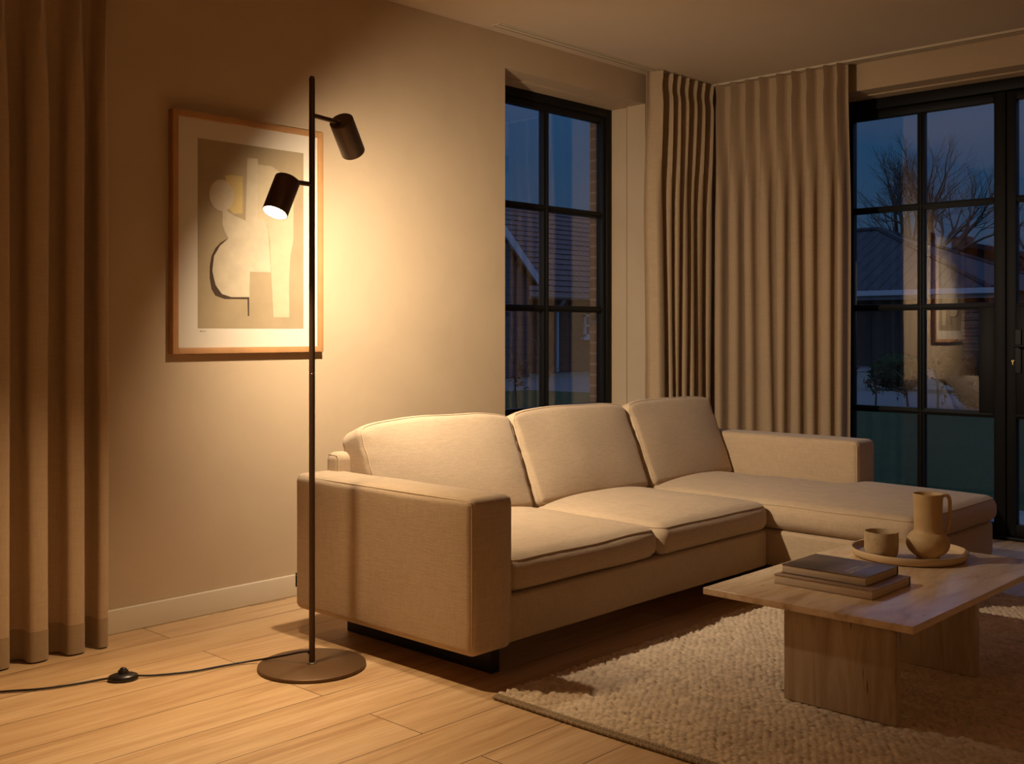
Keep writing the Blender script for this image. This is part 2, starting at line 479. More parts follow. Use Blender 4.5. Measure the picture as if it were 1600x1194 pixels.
# ------------------------------------------------------------------ window in the left wall
def bar_x(m, x0, x1, z, wd, y0, y1): m.rbox((x0, y0, z-wd/2), (x1, y1, z+wd/2), .003, 1)
def bar_z(m, x, z0, z1, wd, y0, y1): m.rbox((x-wd/2, y0, z0), (x+wd/2, y1, z1), .003, 1)
f = MB()
f.rbox((WX0, YF, WZ0), (WX0+.05, YF+.065, WZ1), .004, 1); f.rbox((WX1-.05, YF, WZ0), (WX1, YF+.065, WZ1), .004, 1)
f.rbox((WX0+.05, YF, WZ1-.055), (WX1-.05, YF+.065, WZ1), .004, 1); f.rbox((WX0+.05, YF, WZ0), (WX1-.05, YF+.065, WZ0+.05), .004, 1)
win = struct(f.build('window_1', M['black']))
zs = [.674, 1.236, 1.798, 2.345]; xm = 4.566
s = MB()
s.rbox((WX0+.05, YF+.012, WZ0+.05), (WX0+.08, YF+.06, WZ1-.055), .003, 1); s.rbox((WX1-.08, YF+.012, WZ0+.05), (WX1-.05, YF+.06, WZ1-.055), .003, 1)
s.rbox((WX0+.08, YF+.012, WZ0+.05), (WX1-.08, YF+.06, zs[0]+.012), .003, 1); s.rbox((WX0+.08, YF+.012, zs[3]), (WX1-.08, YF+.06, WZ1-.055), .003, 1)
s.build('sash_frame', M['black'], win)
b = MB(); bar_z(b, xm, zs[0], zs[3], .042, YF+.02, YF+.06); bar_z(b, xm, zs[0], zs[3], .016, YF+.008, YF+.021); b.build('glazing_bar', M['black'], win)
for z in zs[1:3]:
    b = MB(); bar_x(b, WX0+.08, WX1-.08, z, .036, YF+.022, YF+.058); bar_x(b, WX0+.08, WX1-.08, z, .014, YF+.01, YF+.023)
    b.build('glazing_bar', M['black'], win)
for i in range(3):
    for (xa, xb) in ((WX0+.075, xm), (xm, WX1-.075)):
        g = MB(); g.box((xa, YF+.036, zs[i]), (xb, YF+.042, zs[i+1])); g.build('glass_pane', M['glass'], win)
s = MB(); s.rbox((WX0+.002, YW-.02, WZ0-.001), (WX1-.01, YF+.001, WZ0+.018), .004, 2); s.build('window_sill', M['trim'], win)

# ------------------------------------------------------------------ glazed double doors in the right wall
f = MB()
f.rbox((XF-.02, DY1-.06, 0), (XF+.07, DY1-.008, DZ1-.008), .004, 1); f.rbox((XF-.02, DY0+.008, 0), (XF+.07, DY0+.06, DZ1-.008), .004, 1)
f.rbox((XF-.02, DY0+.06, DZ1-.07), (XF+.07, DY1-.06, DZ1-.008), .004, 1); f.rbox((XF-.02, DY0+.06, 0), (XF+.07, DY1-.06, .02), .003, 1)
door = struct(f.build('door_1', M['black']))
def leaf(ya, yb, meet_hi, x):
    """ya<yb; the meeting stile is on the low side when meet_hi is False"""
    st = .055
    m = MB()
    a0, a1 = ya, yb
    gl0, gl1 = ya+(.06 if not meet_hi else .02), yb-(.02 if not meet_hi else .05)
    gz = [.085, .661, 1.244, 1.809, 2.335]
    m.rbox((x, a0, .022), (x+.05, gl0, DZ1-.075), .003, 1); m.rbox((x, gl1, .022), (x+.05, a1, DZ1-.075), .003, 1)
    m.rbox((x, gl0, .022), (x+.05, gl1, gz[0]), .003, 1); m.rbox((x, gl0, gz[4]), (x+.05, gl1, DZ1-.075), .003, 1)
    lf = m.build('door_leaf', M['black'], door)
    mid = (gl0+gl1)/2
    b = MB(); b.rbox((x+.006, mid-.021, gz[0]), (x+.046, mid+.021, gz[4]), .003, 1); b.rbox((x-.004, mid-.008, gz[0]), (x+.007, mid+.008, gz[4]), .002, 1)
    b.build('glazing_bar', M['black'], lf)
    for z in gz[1:4]:
        b = MB(); b.rbox((x+.008, gl0, z-.018), (x+.044, gl1, z+.018), .003, 1); b.rbox((x-.003, gl0, z-.007), (x+.009, gl1, z+.007), .002, 1)
        b.build('glazing_bar', M['black'], lf)
    p = MB()
    if meet_hi: p.rbox((x+.002, gl1-.09, gz[1]), (x+.048, gl1+.002, gz[2]), .003, 1)
    else: p.rbox((x+.002, gl0-.002, gz[1]), (x+.048, gl0+.08, gz[2]), .003, 1)
    p.build('lock_panel', M['black'], lf)
    for i in range(4):
        for (ga, gb) in ((gl0, mid), (mid, gl1)):
            g = MB(); g.box((x+.022, ga, gz[i]), (x+.028, gb, gz[i+1])); g.build('glass_pane', M['glass'], lf)
    return lf, gl0, gl1
lf1, a, b_ = leaf(2.064, 2.942, False, XF)
lf2, a, b_ = leaf(1.182, 2.062, True, XF+.008)
hx = XF+.008
p = MB(); p.rbox((hx-.006, 1.985, .885), (hx+.002, 2.017, 1.118), .003, 2); hp = p.build('handle_plate', M['plinth'], lf2)
p = MB(); p.tube([(hx-.004, 2.0, 1.03), (hx-.045, 2.0, 1.03)], .008, 10); p.tube(smooth_path([(hx-.045, 2.008, 1.03), (hx-.047, 1.97, 1.03), (hx-.045, 1.88, 1.03)]), .0085, 10)
p.build('lever', M['plinth'], lf2)
p = MB()
p.prism([(2.026,.930),(2.030,.930),(2.030,.944),(2.036,.953),(2.032,.956),(2.028,.949),(2.024,.956),(2.020,.953),(2.026,.944)], 0, hx-.006, hx-.0005)
p.build('y_mark', M['brass'], lf2)  # small pale Y-shaped mark beside the handle plate

# ------------------------------------------------------------------ curtains
def sstep(a, b, x):
    t = max(0, min(1, (x-a)/(b-a))); return t*t*(3-2*t)

class Curtain:
    def __init__(s, org, d, nrm, widths, amp, seed, ztop, zbot, pinch=.022, drift=.25):
        s.o = Vector(org); s.d = Vector(d); s.n = Vector(nrm); s.w = widths; s.amp = amp; s.zt = ztop; s.zb = zbot
        s.pinch = pinch; s.drift = drift
        rnd = random.Random(seed)
        s.edge = [0]
        for q in widths: s.edge.append(s.edge[-1]+q)
        n = len(widths)
        s.a = [amp*rnd.uniform(.7, 1.15) for _ in range(n+1)]
        s.sk = [rnd.uniform(-.25, .25) for _ in range(n+1)]
        s.dr = [rnd.uniform(-1, 1) for _ in range(n+1)]
        s.dr[0] *= .3; s.dr[-1] *= .3
    def pt(s, i, t, z):
        """fold i, position t in 0..1 inside the fold"""
        h = (s.zt - z)/(s.zt - s.zb)
        low = sstep(.035, .34, h); L = s.zt - z
        e0 = s.edge[i] + s.dr[i]*s.drift*s.w[i]*h; j = i+1
        e1 = s.edge[j] + s.dr[j]*s.drift*s.w[min(j, len(s.w)-1)]*h
        wd = e1-e0
        ph = 2*pi*t
        a = s.a[i]*(1-t) + s.a[j]*t
        sk = s.sk[i]*(1-t) + s.sk[j]*t
        # full lower fold: rounded front, narrow valley, with a little overhang
        o1 = 1 - 2*abs(cos(ph/2))**2.6
        x1 = t + .10*sin(2*ph) + sk*.2*sin(pi*t)**2
        # header: flat cloth with one pinched pleat in the middle, pinched hardest 9 cm below the top
        g = math.exp(-((t-.5)/.11)**2)
        k = .55 + .45*math.exp(-((L-.09)/.035)**2)
        o0 = (-.5 + 2.2*g*(.84+.16*min(1, abs(L-.09)/.06)))*s.pinch/s.amp
        x0 = t - .05*sin(ph)*k
        off = a*(o1*low + o0*(1-low)*(s.amp/a))
        x = e0 + wd*(x0*(1-low) + x1*low)
        off += .006*sin(z*2.1+i*1.7)*low
        return s.o + s.d*x + s.n*off + Vector((0,0,z))
    def mesh(s, z0, z1, nz, per=18):
        n = len(s.w)*per
        V = []; F = []
        for r in range(nz+1):
            z = z1 + (z0-z1)*r/nz
            for k in range(n+1):
                i = min(k//per, len(s.w)-1); t = (k - i*per)/per
                V.append(tuple(s.pt(i, t, z)))
        for r in range(nz):
            for k in range(n):
                a = r*(n+1)+k; F.append((a, a+1, a+n+2, a+n+1))
        m = MB(); m.add(V, F); return m
    def build(s, name, label, hem=.1, group=None):
        m = s.mesh(s.zb+hem, s.zt, 70)
        o = m.build(name, M['curtain'], loc=(s.o.x, s.o.y, s.zb), sharp=180, fix=False)
        so = o.modifiers.new('thickness', 'SOLIDIFY'); so.thickness = .003; so.offset = 0
        es = o.modifiers.new('crisp_edges', 'EDGE_SPLIT'); es.split_angle = radians(62)
        tag(o, label, 'curtain', group)
        h = s.mesh(s.zb, s.zb+hem, 5).build('hem', M['hem'], o, sharp=180, fix=False)
        so = h.modifiers.new('thickness', 'SOLIDIFY'); so.thickness = .0045; so.offset = 0
        es = h.modifiers.new('crisp_edges', 'EDGE_SPLIT'); es.split_angle = radians(62)
        return o
# the single panel at the left edge of the view, drawn clear of the picture
Curtain((1.812, 3.672, 0), (-1,0,0), (0,-1,0), [.062,.125,.145,.105,.14,.12,.13,.12], .046, 3, H-.012, .006, .03, .14).build('curtain', 'floor length beige linen curtain with broad folds left of the framed picture')
rnd = random.Random(5)
Curtain((5.04, 3.69, 0), (1,0,0), (0,-1,0), [.115,.085,.07,.10,.075,.09,.09], .040, 11, H-.008, .008, .034, .42).build('curtain', 'pleated beige curtain beside the small window, drawn back into the room corner')
Curtain((5.652, 3.640, 0), (0,-1,0), (-1,0,0), [.08,.12,.085,.10,.12,.075,.11,.10,.060], .046, 23, H-.014, .008, .036, .5).build('curtain', 'wide pleated beige curtain beside the glazed garden doors')

# ------------------------------------------------------------------ framed picture
px0, px1, pz0, pz1 = 2.108, 2.808, 1.019, 1.95
pic = empty('framed_picture', (2.458, YW, 1.019)); tag(pic, 'tall framed abstract print in a thin oak frame on the wall behind the lamp', 'picture')
f = MB(); t_ = .024
f.rbox((px0, YW-.036, pz0), (px0+t_, YW-.001, pz1), .002, 1); f.rbox((px1-t_, YW-.036, pz0), (px1, YW-.001, pz1), .002, 1)
f.rbox((px0+t_, YW-.036, pz0), (px1-t_, YW-.001, pz0+t_), .002, 1); f.rbox((px0+t_, YW-.036, pz1-t_), (px1-t_, YW-.001, pz1), .002, 1)
f.build('frame', M['oak'], pic)
m = MB(); m.box((px0+t_, YW-.024, pz0+t_), (px1-t_, YW-.002, pz1-t_)); m.build('mount', M['mat'], pic)
pr = MB(); pr.box((2.219, YW-.0246, 1.117), (2.713, YW-.0235, 1.852)); prt = pr.build('print', M['print_ground'], pic)
def spline2(pts, k=4):
    P = smooth_path([(p[0], 0, p[1]) for p in pts] + [(pts[0][0], 0, pts[0][1])], k); return [(p.x, p.z) for p in P[:-1]]
def shape(pts, mat, lay, nm, sm=0):
    if sm: pts = spline2(pts, sm)
    q = MB(); y = YW-.0246-.0003*lay; q.prism(pts, 1, y, y+.0002+.0003*lay); return q.build(nm, mat, prt, sharp=20)
def outline(pts, r, lay, closed=False):
    y = YW-.0248-.0003*lay; q = MB(); q.tube([(p[0], y, p[1]) for p in pts], r, 6, closed); return q
body = [(2.325,1.592),(2.345,1.582),(2.378,1.564),(2.432,1.549),(2.487,1.563),(2.521,1.558),(2.537,1.523),(2.543,1.457),(2.551,1.346),(2.452,1.345),(2.449,1.243),(2.367,1.241),(2.32,1.254),(2.292,1.294),(2.281,1.349),(2.289,1.4),(2.315,1.443),(2.353,1.473),(2.336,1.5),(2.325,1.532),(2.327,1.555)]
yel = [(2.339,1.718),(2.362,1.725),(2.419,1.724),(2.419,1.576),(2.378,1.572),(2.355,1.59),(2.367,1.642),(2.346,1.682)]
shape(yel, M['print_yellow'], 1, 'painted_shape')
rect = [(2.44,1.8),(2.488,1.803),(2.491,1.768),(2.491,1.56),(2.465,1.552),(2.432,1.547)]
shape(rect, M['print_light'], 2, 'painted_shape')
sh = [(2.491,1.78),(2.555,1.78),(2.624,1.746),(2.659,1.718),(2.662,1.601),(2.661,1.483),(2.647,1.423),(2.64,1.325),(2.641,1.164),(2.564,1.163),(2.553,1.332),(2.546,1.476),(2.538,1.528),(2.519,1.558),(2.491,1.563)]
shape(sh, M['print_shoulder'], 3, 'painted_shape')
shape(body, M['print_light'], 4, 'painted_shape')
hd = [(2.323+.055*cos(a), 1.64+.062*sin(a)) for a in [2*pi*k/28 for k in range(28)]]
shape(hd, M['print_light'], 5, 'painted_shape')
dark = [(2.353,1.473),(2.32,1.455),(2.296,1.431),(2.279,1.4),(2.271,1.358),(2.271,1.312),(2.279,1.271),(2.296,1.246),(2.336,1.234),(2.441,1.235),(2.443,1.167),(2.448,1.167),(2.448,1.243),(2.367,1.241),(2.325,1.251),(2.296,1.285),(2.281,1.34),(2.289,1.4),(2.315,1.441)]
shape(dark, M['print_dark'], 6, 'dark_stroke')
for pts, r, lay, cl in ((hd, .0008, 5, True), ([(2.327,1.555),(2.325,1.532),(2.336,1.5),(2.353,1.473)], .0011, 5, False), ([(2.491,1.555),(2.519,1.562),(2.535,1.54),(2.542,1.50),(2.546,1.457),(2.551,1.346),(2.452,1.345)], .0012, 5, False),
    ([(2.436,1.8),(2.436,1.56)], .0014, 3, False), ([(2.491,1.782),(2.555,1.781),(2.624,1.747)], .0016, 4, False), ([(2.553,1.332),(2.558,1.25),(2.563,1.164)], .0011, 5, False), ([(2.491,1.555),(2.491,1.535),(2.494,1.52)], .001, 5, False)):
    q_ = outline([Vector((p[0],0,p[1])).xz for p in (smooth_path([(a[0],0,a[1]) for a in pts], 3) if not cl else [Vector((a[0],0,a[1])) for a in pts])], r, lay, cl); q_.build('drawn_outline', M['print_line'], prt)
sg = MB()
for k, (dx, dz) in enumerate(((0,.002),(.004,-.002),(.007,.003),(.010,-.002),(.013,.001),(.019,-.001),(.022,.002),(.025,-.002),(.029,.001))):
    pass
sg.tube(smooth_path([(2.228+dx, YW-.0247, 1.106+dz) for dx, dz in ((0,.002),(.003,-.003),(.006,.003),(.009,-.002),(.012,.002))], 3), .0006, 5)
sg.tube(smooth_path([(2.228+dx, YW-.0247, 1.106+dz) for dx, dz in ((.016,-.002),(.019,.002),(.022,-.002),(.026,.001))], 3), .0006, 5)
sg.build('signature', M['print_dark'], pic)

# ------------------------------------------------------------------ floor lamp
LX, LY = 2.15, 2.937
lamp = empty('floor_lamp', (LX, LY, 0)); tag(lamp, 'dark bronze floor lamp with two spot heads standing left of the sofa', 'lamp')
T = Matrix.Translation((LX, LY, 0))
m = MB(); m.lathe([(0,.001),(.172,.001),(.1755,.003),(.1765,.007),(.1755,.011),(.173,.0125),(0,.0128)], 72, T); m.build('base', M['bronze'], lamp)
m = MB(); m.lathe([(.0165,.0124),(.0165,.015),(.015,.0168),(.0105,.0172)], 28, T); m.build('collar', M['steel'], lamp)
m = MB(); m.lathe([(.0098,.0126),(.0098,.9655),(.0090,.9665),(.0090,.968),(.0098,.969),(.0098,1.925),(.0098,1.9375),(.0088,1.9385)], 24, T)
m.lathe([(.0075,1.9385),(.0075,1.9425),(.006,1.944),(0,1.944)], 20, T); m.build('pole', M['pole'], lamp)
def head(capc, ax, joint, arm_z, Lh, watts, cone, aim, tint):
    ax = Vector(ax).normalized(); cap = Vector(capc)
    q = Vector((0,0,1)).rotation_difference(ax).to_matrix().to_4x4()
    T2 = Matrix.Translation(cap) @ q
    R = .0415
    m = MB(); m.lathe([(0,0),(R-.002,0),(R,.002),(R,Lh-.001),(R-.0008,Lh),(R-.0022,Lh-.001)], 48, T2, False)
    hd = m.build('lamp_head', M['pole'], lamp, sharp=40)
    m = MB(); m.lathe([(R-.0022,Lh-.001),(R-.0024,Lh-.02),(.031,Lh-.024),(.031,Lh-.03),(0,Lh-.031)], 48, T2, False); m.build('shade_lining', M['reflector'], hd, sharp=40)
    m = MB(); m.lathe([(.0305,Lh-.022),(.0300,Lh-.0155),(.026,Lh-.0130),(0,Lh-.0115)], 40, T2); bulb = m.build('bulb', M['lens'], hd, sharp=60)
    ld = bpy.data.lights.new('spot_beam', 'SPOT'); ld.energy = watts; ld.color = tint; ld.spot_size = radians(cone); ld.spot_blend = 1.0; ld.shadow_soft_size = .022
    lo = bpy.data.objects.new('spot_beam', ld); C.objects.link(lo); lo.parent = hd
    ep = cap + ax*(Lh-.004) - ORG[lamp.name]
    lo.matrix_local = Matrix.Translation(ep) @ Vector((0,0,-1)).rotation_difference(Vector(aim).normalized()).to_matrix().to_4x4()
    m = MB()
    jp = Vector(joint)
    m.tube([(LX, LY, arm_z), tuple(jp)], .0078, 14)
    m.lathe([(.0085,-.006),(.0085,.006)], 16, Matrix.Translation(jp) @ q)
    m.build('swivel_arm', M['pole'], lamp)
head((2.272, 2.940, 1.816), (.66, .36, -.66), (2.257, 2.938, 1.808), 1.816, .138, 198, 157, (.72, .25, -.54), (1, .83, .63))
head((2.053, 2.935, 1.594), (-.45, -.10, -.88), (2.078, 2.937, 1.589), 1.588, .128, 122, 122, (-.42, -.24, -.88), (1, .73, .44))
cz = .0055
cp = [(2.146,2.938,.05),(2.14,2.946,.052),(2.12,2.975,.046),(2.10,3.02,.032),(2.07,3.075,.017),(2.02,3.12,.008),(1.949,3.145,cz),(1.845,3.166,cz),(1.745,3.215,cz),(1.699,3.243,.009)]
m = MB(); m.tube(smooth_path(cp, 6), .0034, 10)
m.tube(smooth_path([(1.62,3.283,.009),(1.59,3.304,cz),(1.50,3.325,cz),(1.429,3.352,cz),(1.338,3.411,cz),(1.25,3.45,cz),(1.1,3.50,cz),(.9,3.53,cz)], 6), .0034, 10)
m.lathe([(.006,.046),(.0065,.056),(0,.058)], 12, Matrix.Translation((LX-.0085, LY+.003, 0)))
m.build('power_cord', M['cord'], lamp)
Ts = Matrix.Translation((1.659, 3.262, 0)) @ Matrix.Rotation(math.atan2(.04, -.08), 4, 'Z') @ Matrix.Diagonal((1.25, .95, 1, 1))
m = MB(); m.lathe([(.034,.001),(.0365,.003),(.037,.011),(.034,.016),(.024,.021),(.014,.0225),(0,.023)], 36, Ts)
fs = m.build('foot_switch', M['cord'], lamp, sharp=60)
m = MB(); m.lathe([(.0125,.0215),(.013,.027),(.0125,.031),(.0085,.0335),(.008,.037),(.005,.0395),(0,.040)], 20, Ts); m.build('switch_button', M['cord'], fs, sharp=60)

# ------------------------------------------------------------------ sectional sofa
SX0, SX1 = 2.335, 5.03
SYF, SYB = 2.375, 3.30
CHX = 4.125; CHY = 1.765
sofa = empty('sectional_sofa', ((SX0+SX1)/2, 2.85, 0)); tag(sofa, 'light beige linen corner sofa with chaise and three back cushions, standing below the small window', 'sofa')
def nz(p, s, a): return mnoise.noise(Vector(p)*s)*a
def soft(seed, a=.004, sc=5):
    def fn(w, h):
        q = Vector(w)*sc + Vector((seed*3.1, seed*1.7, 0)); n = mnoise.noise_vector(q)
        return [w[0]+n.x*a*.4, w[1]+n.y*a*.6, w[2]+n.z*a*.6]
    return fn
ZU = .105
# arms
def arm(x0, x1, y0, y1, seed, outer):
    m = MB(); m.rbox((x0, y0, ZU-.007), (x1, y1, .588), .028, 4, .06, None, soft(seed, .006, 4)); a = m.build('armrest', M['linen'], sofa, sharp=80)
    p = MB(); r = .034
    xs = x0+.006 if outer < 0 else x1-.006
    for xx in (x0+.008, x1-.008):
        pts = [(xx, y1-.02, .588-.009), (xx, y0+.028, .588-.009), (xx, y0+.013, .588-.013), (xx, y0+.008, .588-.03), (xx, y0+.008, ZU+.03)]
        p.tube(pts, .0024, 6)
    p.build('piping', M['piping'], a)
    return a
a1 = arm(SX0, 2.523, SYF, SYB, 1, -1)
a2 = arm(4.842, SX1, 2.335, SYB, 2, 1)
# low seat bases
m = MB(); m.rbox((2.52, SYF+.022, ZU), (CHX-.003, 3.20, .258), .012, 2, .2, None, soft(3, .002)); m.build('seat_base', M['linen'], sofa, sharp=80)
m = MB(); m.rbox((CHX+.003, CHY+.012, ZU), (SX1-.012, 3.20, .258), .018, 3, .2, None, soft(4, .002)); m.build('chaise_base', M['linen'], sofa, sharp=80)
# back frame
m = MB(); m.rbox((2.470, 3.215, .42), (SX1-.06, 3.299, .655), .03, 4, .15, None, soft(5, .004)); bf = m.build('back_frame', M['linen'], sofa, sharp=80)
p = MB(); p.tube([(2.478, 3.222, .56), (2.478, 3.222, .632), (2.478, 3.232, .645), (2.478, 3.285, .647)], .0024, 6); p.build('piping', M['piping'], bf)

def seat_cushion(name, x0, x1, y0, y1, z0, z1, puff, seed, r=.05):
    def fn(w, h):
        u = w[0]/h[0]; v = w[1]/h[1]
        k = (1-abs(u)**2.6)*((1-abs(v)**2.6) if v < 0 else 1)
        z = w[2]
        if z > 0: z += puff*k*(z/h[2])
        e = (1-abs(v)**4)*(abs(u)**6)*.008
        x = w[0] + (1 if u > 0 else -1)*(1-(w[2]/h[2])**2)*.006*(1-abs(v)**3)
        y = w[1] - ((1-(w[2]/h[2])**2)*.012*(1-abs(u)**4) if v < -.8 else 0)
        n = mnoise.noise_vector(Vector((w[0]*4+seed*7, w[1]*4, w[2]*6)))
        wr = mnoise.noise(Vector((w[0]*26+seed, w[1]*26, w[2]*5)))*.0022*(abs(v)**8 + abs(u)**8)
        return [x+n.x*.004, y+n.y*.004+wr, z+n.z*.004]
    m = MB(); m.rbox((x0,y0,z0), (x1,y1,z1), r, 4, .035, None, fn); o = m.build(name, M['linen'], sofa, sharp=120)
    c = ((x0+x1)/2, (y0+y1)/2, (z0+z1)/2); hx, hy, hz = (x1-x0)/2, (y1-y0)/2, (z1-z0)/2; rr = min(r, hz*.98)
    loop = [Vector((a, b)) for a, b in rect_loop(hx-rr*.27, hy-rr*.27, rr*.8)]
    pts = []
    for q in subdiv_loop([(a.x, a.y) for a in loop], .03):
        w = fn([q.x, q.y, hz-rr*.27], (hx,hy,hz)); pts.append((w[0]+c[0], w[1]+c[1], w[2]+c[2]))
    p = MB(); p.tube(pts, .0023, 6, True); p.build('piping', M['piping'], o)
    return o
seat_cushion('seat_cushion', 2.527, 3.332, SYF+.012, 3.08, .258, .378, .03, 1)
seat_cushion('seat_cushion', 3.337, 4.120, SYF+.006, 3.08, .258, .378, .032, 2)
seat_cushion('chaise_cushion', 4.126, SX1+.003, CHY-.008, 3.08, .258, .376, .035, 3)
# the chaise cushion runs under the right arm's inner face: trim it back beside the arm
ch = [o for o in bpy.data.objects if o.name.startswith('chaise_cushion')][0]
for o in [ch] + list(ch.children):
    me = o.data; org = ORG[sofa.name]
    for v in me.vertices:
        X = v.co.x + org.x; Y = v.co.y + org.y
        if Y > 2.30 and X > 4.5:
            k = sstep(2.30, 2.33, Y); lim = 4.5 + (X-4.5)*(4.838-4.5)/(SX1+.01-4.5)
            v.co.x = (X*(1-k) + lim*k) - org.x

def back_cushion(x0, x1, seed, lean=22, dz=0, yaw=0):
    w_, h_, t_ = x1-x0, .425, .15
    hh = (w_/2, t_/2, h_/2); r = .034
    def fn(w, h):
        u = w[0]/h[0]; v = w[2]/h[2]; s = w[1]/h[1]
        k = (1-abs(u)**2.6)*(1-abs(v)**2.4)
        y = w[1] + (1 if s > 0 else -1)*.024*k*abs(s)
        y *= 1.06 - .16*(v+1)/2                      # thinner towards the top
        z = w[2] + (.012*(1-abs(u)**2.2) - .024*abs(u)**7)*(1 if v > 0 else 0)*abs(v)
        x = w[0]*(1 - .03*(1-v)/2)
        n = mnoise.noise_vector(Vector((w[0]*4.5+seed*5, w[1]*4, w[2]*4.5)))
        e = abs(u)**6
        wr = mnoise.noise(Vector((w[0]*8+seed*2, w[1]*6, w[2]*30+w[0]*14)))*.010*e*(.35+.65*(v+1)/2)
        return [x+n.x*.005, y+n.y*.006+(wr if s < 0 else 0), z+n.z*.005]
    Mx = Matrix.Translation(((x0+x1)/2, 3.150, .549+dz)) @ Matrix.Rotation(radians(yaw), 4, 'Z') @ Matrix.Rotation(radians(-lean), 4, 'X')
    m = MB(); m.rbox((-hh[0],-hh[1],-hh[2]), hh, r, 4, .022, Mx, fn); o = m.build('back_cushion', M['linen'], sofa, sharp=120)
    p = MB(); loop = rect_loop(hh[0]-r*.29, hh[2]-r*.29, r*.8); pts = []
    for q in subdiv_loop(loop, .025):
        ww = fn([q.x, -(hh[1]-r*.29), q.y], hh); pts.append(tuple(Mx @ Vector(ww)))
    p.tube(pts, .0031, 6, True)
    p.build('piping', M['piping'], o)
back_cushion(2.522, 3.334, 1, 22, .0, -.4)
back_cushion(3.334, 4.134, 2, 22, .002, .3)
back_cushion(4.137, 4.852, 3, 22, .004, 0)
# plank legs
def plank(x, y0, y1, z0=0): 
    m = MB(); m.rbox((x-.02, y0, z0), (x+.02, y1, ZU+.006), .003, 1); m.build('leg', M['plinth'], sofa)
plank(2.52, 2.455, 3.2); plank(4.05, 2.50, 3.2); plank(4.93, 2.46, 3.2)
m = MB(); m.rbox((4.25, 1.93, .014), (4.9, 1.97, ZU+.006), .003, 1); m.build('leg', M['plinth'], sofa)
m = MB(); m.box((SX0+.012, SYB-.012, .172), (SX0+.016, SYB+.007, .222)); bt_ = m.build('fabric_tag', M['plinth'], sofa)
m = MB(); m.box((SX0+.0114, SYB-.01, .214), (SX0+.0166, SYB+.0075, .2165)); m.build('tag_stitch', M['lettering'], bt_)

# ------------------------------------------------------------------ rug
RX0, RX1, RY0, RY1 = 2.35, 4.70, .1, 2.285
def rug_height(X, Y):
    px, py = .0185, .0235
    rng = np.random.RandomState(4)
    ni = int((RX1-RX0)/px)+4; nj = int((RY1-RY0)/py)+6
    jx = rng.uniform(-.28, .28, (ni, nj)); jy = rng.uniform(-.3, .3, (ni, nj)); hh = rng.uniform(.68, 1.0, (ni, nj)); ss = rng.uniform(.9, 1.15, (ni, nj))
    drop = rng.uniform(0, 1, (ni, nj)) < .035; hh[drop] = .25
    gx = (X-RX0)/px; best = np.zeros_like(X)
    i0 = np.floor(gx).astype(int)
    for di in (-1, 0, 1):
        i = np.clip(i0+di, 0, ni-1)
        sh_ = (i % 2)*.5 + .35*np.sin(i*.21)
        gy = (Y-RY0)/py - sh_
        j0 = np.floor(gy).astype(int)
        for dj in (-1, 0, 1):
            j = np.clip(j0+dj+1, 0, nj-1)
            cx = i+.5+jx[i, j]*.6; cy = (j-1)+.5+jy[i, j]*.6
            dx = (gx-cx)/(.62*ss[i, j]); dy = (gy-cy)/(.66*ss[i, j])
            d2 = dx*dx+dy*dy
            hgt = hh[i, j]*np.sqrt(np.clip(1-d2, 0, 1))
            best = np.maximum(best, hgt)
    return best
st = .0036
nx = int((RX1-RX0)/st); ny = int((RY1-RY0)/st)
gx, gy = np.meshgrid(np.linspace(RX0, RX1, nx), np.linspace(RY0, RY1, ny), indexing='ij')
hgt = rug_height(gx, gy)
edge = np.minimum(np.minimum(gx-RX0, RX1-gx), np.minimum(gy-RY0, RY1-gy))
z = .004 + .0155*hgt + .002*np.sin(gx*7+gy*3)*np.clip(edge*10, 0, 1)
# ragged yarn ends on the sides, then a skirt down to the floor
wig = .006*np.sin(gx*310+2*np.sin(gx*47)) + .003*np.sin(gx*121)
gy2 = gy + np.where(RY1-gy < .02, wig*(1-(RY1-gy)/.02), 0)
for (xa, xb, ya, yb) in ((2.89, 2.948, 1.28, 1.642), (3.478, 3.536, 1.28, 1.81), (4.24, 4.91, 1.92, 1.98)):
    z = np.where((gx > xa) & (gx < xb) & (gy > ya) & (gy < yb), np.minimum(z, .0138), z)
z = np.where(edge < 1e-6, .0005, z)
co = np.stack([gx, gy2, z], -1).reshape(-1, 3).astype(np.float32)
ii = (np.arange(nx-1)[:, None]*ny + np.arange(ny-1)[None, :]).ravel()
quads = np.stack([ii, ii+ny, ii+ny+1, ii+1], -1).astype(np.int32)
me = bpy.data.meshes.new('area_rug')
rug_org = np.array([(RX0+RX1)/2, (RY0+RY1)/2, 0], np.float32)
me.vertices.add(len(co)); me.vertices.foreach_set('co', (co-rug_org).ravel())
nf = len(quads)
me.loops.add(nf*4); me.loops.foreach_set('vertex_index', quads.ravel())
me.polygons.add(nf); me.polygons.foreach_set('loop_start', np.arange(0, nf*4, 4, dtype=np.int32)); me.polygons.foreach_set('loop_total', np.full(nf, 4, np.int32))
me.polygons.foreach_set('use_smooth', np.ones(nf, bool))
me.update(); me.validate(); me.materials.append(M['wool'])
rug = bpy.data.objects.new('area_rug', me); C.objects.link(rug); rug.location = tuple(map(float, rug_org)); ORG[rug.name] = Vector(map(float, rug_org))
tag(rug, 'chunky beige looped wool rug lying under the coffee table', 'rug')
m = MB()
for (xx, zz, rr) in ((RX0-.004, .0085, .0078), (RX0-.017, .0072, .0068)):
    n = 900; pts = []; rad = []
    for k in range(n):
        y = RY0 + (RY1-.004-RY0)*k/(n-1); pts.append((xx+.0008*sin(k*.7)+.002*sin(y*9), y, zz)); rad.append(rr*(.72+.28*abs(sin(k*.7))))
    m.tube(pts, rad, 8)
m.build('edge_binding', M['binding'], rug, sharp=180)

